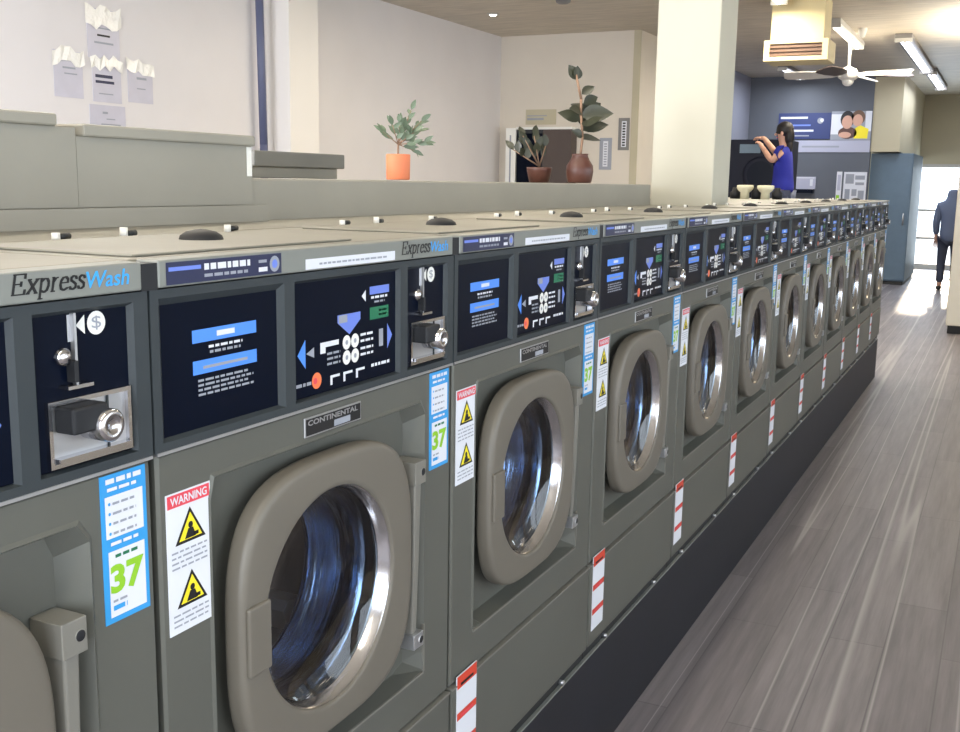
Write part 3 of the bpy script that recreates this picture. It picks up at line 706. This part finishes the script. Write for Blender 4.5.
# hanging timber box with louvred grille
t = empty('hanging_box', (-1.12, 10.5, 2.76)); tag(t, 'pale timber box hanging from the ceiling with a brown louvre at its foot', 'duct box')
mb = MB(); mb.box(-.27, .25, -.3, .1, .28, H-2.76, M['timber']); mb.build('box_body', t, .01)
mb = MB()
for q in ((-.32, .30, .08, .12), (-.32, .30, .245, .28), (-.32, -.265, .12, .245), (.245, .30, .12, .245)): mb.box(q[0], q[1], -.34, .14, q[2], q[3], M['timber'])
mb.build('box_frame', t)
mb = MB(); mb.box(-.265, .245, -.30, .1, .12, .245, M['brown'])
for i in range(3): mb.box(-.265, .245, -.325, -.30, .13+.038*i, .152+.038*i, M['brown'])
mb.build('louvre', t)

# ceiling fan
t = empty('ceiling_fan', (-1.0, 13.0, 2.96)); tag(t, 'white ceiling fan with pale and brown blades and a round lamp', 'fan')
mb = MB(); mb.lathe([(.10, .02), (.07, .09), (.02, .12), (-.03, .12), (-.06, .08), (-.065, .001)], (0, 0, 0), (0, 0, 1), M['fanwhite'], 28); mb.build('motor_housing', t)
mb = MB(); mb.cyl((0, 0, .08), (0, 0, H-2.96), .018, M['fanwhite']); mb.lathe([(H-2.96-.06, .03), (H-2.96, .075)], (0, 0, 0), (0, 0, 1), M['fanwhite'], 20); mb.build('drop_rod', t)
mb = MB(); mb.ellipsoid((0, 0, -.075), (.07, .07, .06), M['white']); mb.build('lamp_globe', t)
for k, (an, mm) in enumerate(((185, 'fanwhite'), (20, 'fanbrown'), (-12, 'fanwhite'), (75, 'fanwhite'), (255, 'fanbrown'))):
    a = R(an); mb = MB(); d = Vector((math.cos(a), math.sin(a), 0)); e = Vector((-math.sin(a), math.cos(a), .34)); vs = []; zz = Vector((0, 0, .012))
    for rr, ww in ((.11, .03), (.2, .075), (.45, .10), (.72, .095), (.76, .06)):
        c0 = d*rr; vs += [c0-e*ww, c0+e*ww, c0+e*ww+zz, c0-e*ww+zz]
    mb.add(vs, [(4*i+q, 4*i+(q+1) % 4, 4*i+4+(q+1) % 4, 4*i+4+q) for i in range(4) for q in range(4)]+[(0, 3, 2, 1), (16, 17, 18, 19)], M[mm])
    bo = mb.build('blade', t)
    if mm == 'fanbrown': bo['label'] = 'dark brown fan blade'
t = empty('downlight', (-4.44, 10.12, H)); tag(t, 'tiny bright downlight in the ceiling of the side room', 'ceiling light')
mb = MB(); mb.lathe([(0, .07), (-.012, .065), (-.012, .045)], (0, 0, 0), (0, 0, 1), M['fixture'], 24); mb.build('trim_ring', t)
mb = MB(); mb.lathe([(-.006, .045), (-.02, .03), (-.024, .001)], (0, 0, 0), (0, 0, 1), M['spot'], 20); mb.build('lamp_face', t)
mb = MB(); mb.lathe([(0, .08), (-.03, .075), (-.045, .05), (-.047, .001)], (-3.35, 9.5, H), (0, 0, 1), M['fixturedark'], 24)
tag(mb.build('smoke_detector'), 'grey round smoke detector on the side room ceiling', 'smoke detector')
mb = MB(); mb.lathe([(0, .05), (-.03, .05), (-.10, .03), (-.11, .001)], (-.82, 12.6, H), (0, 0, 1), M['fanwhite'], 20)
tag(mb.build('ceiling_sensor'), 'small white sensor on the ceiling beside the aisle lights', 'sensor')

# ------------------------------------------------------------------ plants
def leaf(mb, base, direction, length, width, m, droop=.2, up=None):
    if up is None: up = (random.uniform(.2, 1), random.uniform(-1, -.1), random.uniform(0, .9))
    d = Vector(direction).normalized(); s = d.cross(Vector(up))
    if s.length < .1: s = d.cross(Vector((1, 0, 0)))
    s.normalize(); nrm = s.cross(d).normalized(); n = 6; vs = []; fs = []
    for i in range(n+1):
        u = i/n; w = width/2*math.sin(PI*min(1, u**.8*.97+.03)); c = Vector(base)+d*length*u+Vector((0, 0, -droop*length*u*u))
        vs += [c-s*w+nrm*w*.25, c, c+s*w+nrm*w*.25]
    for i in range(n):
        k = 3*i; fs += [(k, k+1, k+4, k+3), (k+1, k+2, k+5, k+4)]
    mb.add(vs, fs, m, True)
def pot(t, prof, m, r_soil, z_soil):
    mb = MB(); mb.lathe(prof, (0, 0, 0), (0, 0, 1), m, 36); mb.build('pot', t)
    mb = MB(); mb.lathe([(z_soil, r_soil), (z_soil+.004, .0005)], (0, 0, 0), (0, 0, 1), M['soil'], 24); mb.build('soil', t)

t = empty('olive_plant', (-.80, 1.93, 1.604)); tag(t, 'small bushy grey green plant in an orange terracotta pot', 'potted plant')
pot(t, [(0, .0005), (0, .034), (.003, .0365), (.076, .0375), (.078, .036), (.068, .0345)], M['terracotta'], .0345, .068)
# the spray spreads along a vertical plane; ac is its horizontal direction
ac = Vector((.57, .82, 0))
mb = MB(); st = MB()
def twig(p0, p1, n, L, W):
    p0 = Vector(p0); p1 = Vector(p1); st.cyl(p0, p1, .002, M['stem'], .001, 6)
    d = (p1-p0).normalized()
    for i in range(n):
        u = .3+.7*i/(n-1); sd = Vector((random.uniform(-1, 1), random.uniform(-1, 1), random.uniform(-.2, .6)))
        leaf(mb, p0.lerp(p1, u), d*.8+sd*.75, L*random.uniform(.8, 1.2), W, M['olive'], .15)
    leaf(mb, p1, d, L, W, M['olive'], .1)
A = lambda u, z, q=0: ac*u+Vector((-ac.y, ac.x, 0))*q+Vector((0, 0, z))
st.cyl((0, 0, .06), A(.0, .108), .0032, M['stem'], .003, 8)
c = A(0, .108)
for e, n in ((A(-.042, .145, .02), 6), (A(-.028, .165, -.02), 5), (A(.015, .175, .02), 6), (A(.045, .215, 0), 6), (A(.07, .18, -.02), 7), (A(.085, .150, .02), 7), (A(.075, .115, -.03), 6), (A(.03, .155, .03), 6), (A(.04, .145, -.03), 6), (A(.06, .09, .01), 4)):
    twig(c, e, n, .038, .0145)
st.build('stem', t); mb.build('foliage', t)

t = empty('rubber_plant', (-.80, 3.49, 1.604)); tag(t, 'tall rubber plant with dark oval leaves in a brown vase', 'potted plant')
pot(t, [(0, .0005), (0, .048), (.008, .054), (.05, .060), (.075, .058), (.100, .042), (.118, .034), (.126, .037), (.124, .032), (.108, .030)], M['redclay'], .030, .110)
ac = Vector((.57, .82, 0)); mb = MB(); st = MB()
sp = [A(0, .10), A(.01, .20), A(-.002, .29), A(-.004, .36), A(-.034, .46)]
st.tube(sp, .006, M['stem'], 8)
for p0, dd, L, W in ((A(.005, .19), A(.95, .10, .2), .11, .062), (A(.0, .23), A(.95, .30, -.2), .12, .065), (A(0, .27), A(.8, .65, .2), .14, .085), (A(0, .29), A(.9, .2, -.5), .125, .08), (A(-.005, .27), A(-.85, .35, .2), .10, .06),
                     (A(.0, .30), A(-.7, .2, -.3), .09, .05), (A(.01, .34), A(.85, .45, .2), .09, .05), (A(.0, .38), A(.7, .5, 0), .07, .042), (A(-.03, .44), A(-.5, .9, .1), .07, .055), (A(-.03, .44), A(.1, 1, .1), .06, .055),
                     (A(.01, .20), A(-.75, .35, -.2), .07, .04), (A(0, .26), A(.4, .3, -1), .10, .07), (A(0, .31), A(.3, .5, 1), .11, .07), (A(0, .25), A(.6, .8, .5), .11, .075)):
    leaf(mb, p0, dd, L*1.15, W, M['rubberleaf'], .12)
st.build('stem', t); mb.build('foliage', t)

t = empty('leafy_plant', (-.98, 3.46, 1.604)); tag(t, 'low plant with small dark leaves in a red clay pot, behind the rubber plant', 'potted plant')
pot(t, [(0, .0005), (0, .044), (.055, .056), (.066, .057), (.066, .050), (.058, .048)], M['redclay'], .048, .058)
mb = MB(); st = MB()
for e in (A(-.09, .20, 0), A(-.12, .14, .03), A(-.05, .20, -.03), A(-.03, .16, .05), A(.03, .16, .0)):
    st.cyl(A(0, .07), e, .004, M['stem'], .002, 6)
    for i in range(4):
        u = .45+.18*i; leaf(mb, A(0, .07).lerp(e, u), (e.normalized()+Vector((random.uniform(-.8, .8), random.uniform(-.8, .8), random.uniform(-.1, .5)))), .065, .034, M['rubberleaf'], .15)
st.build('stem', t); mb.build('foliage', t)

# ivory flared pots on the counter
for k, (x, y, lb) in enumerate(((-.98, 7.6, 'ivory flared pot on the far counter, one beside the white column'), (-.82, 7.6, 'ivory flared pot on the far counter, one beneath the reaching person'))):
    mb = MB(); mb.lathe([(0, .0005), (0, .036), (.05, .034), (.062, .05), (.085, .066), (.105, .064), (.108, .05), (.09, .045), (.088, .0005)], (0, 0, 0), (0, 0, 1), M['ivory'], 28)
    tag(mb.build('flared_pot', loc=(x, y, 1.503)), lb, 'pot', 'ivory pots on the counter')
for k, (x, y, lb) in enumerate(((-1.07, 7.66, 'black jar beside the white column on the far counter'), (-.90, 7.66, 'black jar standing between the two ivory pots'), (-.74, 7.66, 'black jar next to the ivory pot under the person in blue'))):
    mb = MB(); mb.lathe([(0, .0005), (0, .04), (.05, .042), (.065, .025), (.09, .022), (.09, .0005)], (0, 0, 0), (0, 0, 1), M['rubber'], 20)
    tag(mb.build('dark_jar', loc=(x, y, 1.503)), lb, 'jar', 'black jars on the counter')

# ------------------------------------------------------------------ dryer tower
t = empty('dryer_tower', (-1.97, 13.25, 0)); tag(t, 'midnight blue stacked dryer that the person in blue reaches over', 'dryer')
mb = MB(); mb.box(-.42, .33, -.33, .35, .02, 2.19, M['dryer']); mb.build('cabinet', t, .01)
for zc in (.75, 1.75):
    mb = MB(); mb.lathe([(0, .23), (.03, .225), (.035, .21), (.035, .17)], (0, -.33, zc), (0, -1, 0), M['dryer'], 36); dd = mb.build('door', t)
    mb = MB(); mb.lathe([(.03, .17), (.032, .0005)], (0, -.33, zc), (0, -1, 0), M['black'], 36); mb.build('door_glass', dd)
mb = MB(); mb.box(-.28, -.02, -.345, -.33, 2.02, 2.13, M['cabinet']); mb.build('control_panel', t)

# ------------------------------------------------------------------ people
def skin(name, pts, edges, rad, m, parent=None, root=0, sub=2):
    me = bpy.data.meshes.new(name); me.from_pydata(pts, edges, [])
    ob = bpy.data.objects.new(name, me); COL.objects.link(ob)
    sk = ob.modifiers.new('skin', 'SKIN'); sk.use_smooth_shade = True
    ss = ob.modifiers.new('sub', 'SUBSURF'); ss.levels = sub; ss.render_levels = sub
    if not me.skin_vertices: me.skin_vertices.new()
    for i, r in enumerate(rad):
        r = r if isinstance(r, tuple) else (r, r)
        me.skin_vertices[0].data[i].radius = r; me.skin_vertices[0].data[i].use_root = (i == root)
    dg = bpy.context.evaluated_depsgraph_get(); dg.update()
    nm = bpy.data.meshes.new_from_object(ob.evaluated_get(dg))
    bpy.data.objects.remove(ob); bpy.data.meshes.remove(me)
    nm.name = name; nm.materials.clear(); nm.materials.append(m)
    for p in nm.polygons: p.use_smooth = True; p.material_index = 0
    o = bpy.data.objects.new(name, nm); COL.objects.link(o); o.parent = parent
    return o
def chain(J, names): return [(a, b) for a, b in zip(names[:-1], names[1:])]
class Sk:
    def __init__(s): s.p = []; s.r = []; s.e = []; s.n = {}
    def j(s, name, co, r, par=None):
        s.n[name] = len(s.p); s.p.append(tuple(co)); s.r.append(r)
        if par is not None: s.e.append((s.n[par], s.n[name]))
    def make(s, name, m, parent=None, root=0): return skin(name, s.p, s.e, s.r, m, parent, root)
def hand(s, wrist, w, d, side):
    w = Vector(w); d = Vector(d).normalized(); u = Vector((0, 0, 1)); sd = d.cross(u).normalized()*side
    s.j('palm'+wrist, w+d*.06, (.026, .018), wrist)
    for i, (o, L) in enumerate(((-.027, .07), (-.009, .08), (.009, .075), (.027, .06))):
        s.j('k%d%s' % (i, wrist), w+d*.09+sd*o, .010, 'palm'+wrist)
        s.j('f%d%s' % (i, wrist), w+d*(.09+L*.55)+sd*o*1.1-u*.012, .009, 'k%d%s' % (i, wrist))
        s.j('t%d%s' % (i, wrist), w+d*(.09+L*.85)+sd*o*1.1-u*.04, .007, 'f%d%s' % (i, wrist))
    s.j('th1'+wrist, w+d*.045-sd*.04, .010, 'palm'+wrist); s.j('th2'+wrist, w+d*.085-sd*.052-u*.01, .008, 'th1'+wrist)
def head_parts(t, c, face, up_r=(.076, .094, .115)):
    # c head centre, face direction (unit, horizontal)
    rz = Matrix.Rotation(math.atan2(face[1], face[0])-PI/2, 3, 'Z')
    return rz

# person in blue on a step stool, facing -X, reaching to the top of the dryer
f0 = .64
t = empty('person', (-1.60, 12.45, f0)); tag(t, 'person in a cobalt blue top with dark hair, one arm stretched over the dryer', 'person')
s = Sk()
s.j('pelvis', (0, 0, .92), (.12, .15)); s.j('waist', (0, 0, 1.08), (.10, .13), 'pelvis'); s.j('chest', (-.01, 0, 1.30), (.11, .15), 'waist'); s.j('neck0', (-.015, 0, 1.43), .06, 'chest'); s.j('neck', (-.02, 0, 1.48), .048, 'neck0')
s.j('jaw', (-.04, 0, 1.55), (.062, .058), 'neck'); s.j('skull', (-.03, 0, 1.62), (.085, .075), 'jaw'); s.j('crown', (-.025, 0, 1.66), (.06, .06), 'skull')
for nm, q in (('l', -1), ('r', 1)):
    s.j('hip'+nm, (0, .09*q, .86), .085, 'pelvis'); s.j('knee'+nm, (-.02, .10*q, .47), .058, 'hip'+nm); s.j('ank'+nm, (.01, .10*q, .09), .038, 'knee'+nm); s.j('toe'+nm, (-.13, .11*q, .035), .032, 'ank'+nm)
s.j('shr', (-.01, .18, 1.39), .058, 'chest'); s.j('elr', (-.16, .26, 1.38), .042, 'shr'); s.j('wrr', (-.33, .36, 1.56), .03, 'elr'); hand(s, 'wrr', (-.33, .36, 1.56), (-.75, .45, .1), 1)
s.j('shl', (-.01, -.18, 1.39), .058, 'chest'); s.j('ell', (-.10, -.24, 1.26), .042, 'shl'); s.j('wrl', (-.24, -.10, 1.42), .03, 'ell'); hand(s, 'wrl', (-.24, -.10, 1.42), (-.6, .3, .7), -1)
body = s.make('body', M['skin'], t)
s = Sk()
s.j('hem', (.0, 0, .86), (.17, .19)); s.j('a', (0, 0, 1.0), (.14, .165), 'hem'); s.j('b', (0, 0, 1.12), (.125, .155), 'a'); s.j('c', (-.01, 0, 1.32), (.135, .175), 'b'); s.j('d', (-.015, 0, 1.43), (.075, .085), 'c')
s.j('sr', (-.015, .18, 1.39), .072, 'c'); s.j('er', (-.09, .225, 1.385), .062, 'sr'); s.j('sl', (-.015, -.18, 1.39), .072, 'c'); s.j('el', (-.07, -.22, 1.31), .062, 'sl')
s.make('shirt', M['shirt'], t)
s = Sk()
s.j('p', (0, 0, .90), (.135, .165))
for nm, q in (('l', -1), ('r', 1)): s.j('h'+nm, (0, .09*q, .82), .10, 'p'); s.j('k'+nm, (-.02, .10*q, .47), .072, 'h'+nm); s.j('e'+nm, (.01, .10*q, .12), .06, 'k'+nm)
s.make('trousers', M['trouser'], t)
mb = MB()
mb.ellipsoid((-.01, 0, 1.645), (.105, .092, .10), M['hair'], 20, 12); mb.ellipsoid((.045, 0, 1.57), (.06, .075, .12), M['hair'], 16, 10); mb.ellipsoid((.055, 0, 1.46), (.04, .06, .10), M['hair'], 16, 10); mb.build('hair', t)
mb = MB()
mb.ellipsoid((-.118, 0, 1.59), (.018, .012, .016), M['skin'], 10, 8)
for q in (-1, 1): mb.ellipsoid((-.104, .03*q, 1.612), (.010, .012, .008), M['ink'], 10, 8); mb.ellipsoid((-.03, .083*q, 1.595), (.018, .01, .028), M['skin'], 10, 8)
mb.ellipsoid((-.100, 0, 1.552), (.008, .022, .006), M['red'], 10, 8); mb.build('face', t)
mb = MB()
for q in (-1, 1): mb.ellipsoid((-.055, .105*q, .04), (.13, .045, .042), M['shoe'], 16, 8)
mb.build('shoes', t)
# step stool
t = empty('step_stool', (-1.62, 12.45, 0)); tag(t, 'grey step stool under the person in blue, behind the washers', 'step stool')
for zz, x0, x1 in ((.637, -.22, .18), (.32, .12, .36)):
    mb = MB(); mb.box(x0, x1, -.22, .22, zz-.03, zz, M['silver']); mb.build('step', t)
for q in (-1, 1):
    mb = MB(); mb.tube([(-.22, .2*q, 0), (-.18, .2*q, .62)], .018, M['silver']); mb.build('leg', t)
    mb = MB(); mb.tube([(.36, .2*q, 0), (.12, .2*q, .62)], .018, M['silver']); mb.build('leg', t)

# person near the far door, back to the room
t = empty('person', (.10, 17.6, 0)); tag(t, 'person in a hooded blue grey jacket and dark trousers near the bright doorway', 'person')
s = Sk()
s.j('pelvis', (0, 0, .92), (.15, .12)); s.j('waist', (0, 0, 1.08), (.13, .10), 'pelvis'); s.j('chest', (0, .0, 1.28), (.16, .11), 'waist'); s.j('neck', (0, .03, 1.44), .05, 'chest'); s.j('jaw', (0, .06, 1.50), (.058, .062), 'neck'); s.j('skull', (0, .05, 1.57), (.075, .085), 'jaw'); s.j('crown', (0, .05, 1.61), .06, 'skull')
for nm, q in (('l', -1), ('r', 1)):
    s.j('hip'+nm, (.09*q, 0, .86), .085, 'pelvis'); s.j('knee'+nm, (.10*q, .03, .47), .058, 'hip'+nm); s.j('ank'+nm, (.10*q, -.02, .09), .038, 'knee'+nm); s.j('toe'+nm, (.115*q, .12, .035), .032, 'ank'+nm)
    s.j('sh'+nm, (.18*q, 0, 1.35), .055, 'chest'); s.j('el'+nm, (.22*q, -.01, 1.08), .042, 'sh'+nm); s.j('wr'+nm, (.21*q, .09, .85), .03, 'el'+nm); hand(s, 'wr'+nm, (.21*q, .09, .85), (0, .35, -.9), q)
s.make('body', M['skin'], t)
s = Sk()
s.j('hem', (0, 0, .70), (.18, .15)); s.j('a', (0, 0, .98), (.17, .14), 'hem'); s.j('b', (0, 0, 1.15), (.165, .135), 'a'); s.j('c', (0, 0, 1.32), (.17, .135), 'b'); s.j('d', (0, .02, 1.43), (.10, .10), 'c'); s.j('e', (0, .04, 1.54), (.105, .11), 'd'); s.j('f', (0, .04, 1.61), (.075, .08), 'e')
for nm, q in (('l', -1), ('r', 1)): s.j('s'+nm, (.18*q, 0, 1.34), .075, 'c'); s.j('e'+nm, (.22*q, -.01, 1.08), .062, 's'+nm); s.j('w'+nm, (.21*q, .08, .88), .05, 'e'+nm)
s.make('hooded_jacket', M['jacket'], t)
s = Sk()
s.j('p', (0, 0, .90), (.165, .13))
for nm, q in (('l', -1), ('r', 1)): s.j('h'+nm, (.09*q, 0, .80), .10, 'p'); s.j('k'+nm, (.10*q, .03, .47), .072, 'h'+nm); s.j('e'+nm, (.10*q, -.02, .11), .06, 'k'+nm)
s.make('trousers', M['jeans'], t)
mb = MB()
for q in (-1, 1): mb.ellipsoid((.107*q, .05, .04), (.045, .13, .042), M['shoe'], 16, 8)
mb.build('shoes', t)
mb = MB(); mb.ellipsoid((0, .138, 1.55), (.012, .018, .016), M['skin'], 10, 8)
for q in (-1, 1): mb.ellipsoid((.03*q, .125, 1.575), (.012, .010, .008), M['ink'], 10, 8)
mb.build('face', t)

# ------------------------------------------------------------------ light
w = bpy.data.worlds.new('daylight'); SC.world = w; w.use_nodes = True
bg = w.node_tree.nodes['Background']; bg.inputs['Color'].default_value = (.84, .92, 1, 1); bg.inputs['Strength'].default_value = 4.0
def area(name, loc, rot, sx, sy, e, col):
    L = bpy.data.lights.new(name, 'AREA'); L.shape = 'RECTANGLE'; L.size = sx; L.size_y = sy; L.energy = e; L.color = col
    o = bpy.data.objects.new(name, L); COL.objects.link(o); o.location = loc; o.rotation_euler = rot; return o
for k, (a, b) in enumerate(WN):     # daylight coming in through each shop window
    area('window_daylight', (XR-.02, (a+b)/2, 1.75), (0, R(90), 0), 1.95, b-a-.1, 12*(b-a)/3.6, (.80, .89, 1))
area('door_daylight', (-.34, YFAR-.06, 1.1), (R(-90), 0, 0), .85, 1.9, 30, (.72, .87, 1))
area('window_daylight', (1.6, YFRONT+.02, 1.75), (R(90), 0, 0), 2.4, 2.1, 90, (.84, .90, 1))  # daylight of the added window behind the camera, lifts door rims and column
area('window_daylight', (-3.3, YFRONT+.02, 1.75), (R(90), 0, 0), 3.1, 2.1, 420, (.90, .92, 1))
sn = bpy.data.lights.new('sun', 'SUN'); sn.energy = 1.8; sn.angle = R(1.5); sn.color = (1, .80, .58)
so = bpy.data.objects.new('sun', sn); COL.objects.link(so); so.rotation_euler = Vector((.045, -1, -.235)).to_track_quat('-Z', 'Y').to_euler()
# the room's other tube lights, out of the picture above and behind the camera
for x, y0, y1, e, cc in ((-1.6, .5, 2.5, 40, WARM), (-3.3, 2.0, 4.0, 28, COOL), (-2.9, 6.4, 8.0, 42, (1, .86, .64)), (.6, -2.4, -.4, 30, WARM), (-.15, 2.0, 3.6, 22, WARM), (-.15, 5.6, 7.2, 22, WARM), (-2.4, -2.2, -.2, 50, WARM)):
    lamp('ceiling_light', x, y0, y1, 3.36, 'tube light on the ceiling out of the picture, above the washers or side room', False, .16, e, cc)
# warm uplighter hanging over the aisle past the end panel, washing the ceiling
t = empty('uplight', (.85, 12.6, 2.8)); tag(t, 'warm uplighter hanging from the ceiling beyond the picture edge', 'ceiling light')
mb = MB(); mb.box(-.08, .08, -1, 1, 0, .05, M['fixture']); mb.build('housing', t, .005)
for y in (-.8, .8):
    mb = MB(); mb.cyl((0, y, .05), (0, y, H-2.8), .008, M['fixture'], n=10); mb.build('hanger', t)
L = bpy.data.lights.new('uplight_lamp', 'AREA'); L.shape = 'RECTANGLE'; L.size = .14; L.size_y = 1.9; L.energy = 150; L.color = WARM
o = bpy.data.objects.new('uplight_lamp', L); COL.objects.link(o); o.parent = t; o.location = (0, 0, .06); o.rotation_euler = (PI, 0, 0)

# ------------------------------------------------------------------ camera
yaw, pitch, roll, fpx = .4571, .1717, .0154, 1058.9
F = Vector((-math.sin(yaw)*math.cos(pitch), math.cos(yaw)*math.cos(pitch), -math.sin(pitch)))
Rt = Vector((math.cos(yaw), math.sin(yaw), 0)); U = Rt.cross(F)
c, s_ = math.cos(roll), math.sin(roll)
R2 = Rt*c+U*s_; U2 = -Rt*s_+U*c
cd = bpy.data.cameras.new('camera'); cam = bpy.data.objects.new('camera', cd); COL.objects.link(cam)
cam.matrix_world = Matrix(((R2.x, U2.x, -F.x, .91), (R2.y, U2.y, -F.y, -.9501), (R2.z, U2.z, -F.z, 1.6), (0, 0, 0, 1)))
cd.sensor_fit = 'HORIZONTAL'; cd.sensor_width = 36; cd.lens = 36*fpx/960; cd.clip_start = .02; cd.clip_end = 200
SC.camera = cam
vs = SC.view_settings
vs.view_transform = 'Standard'; vs.look = 'None'; vs.gamma = 1; vs.use_curve_mapping = False; vs.exposure = 0.0
SC.cycles.max_bounces = 8; SC.cycles.use_denoising = True
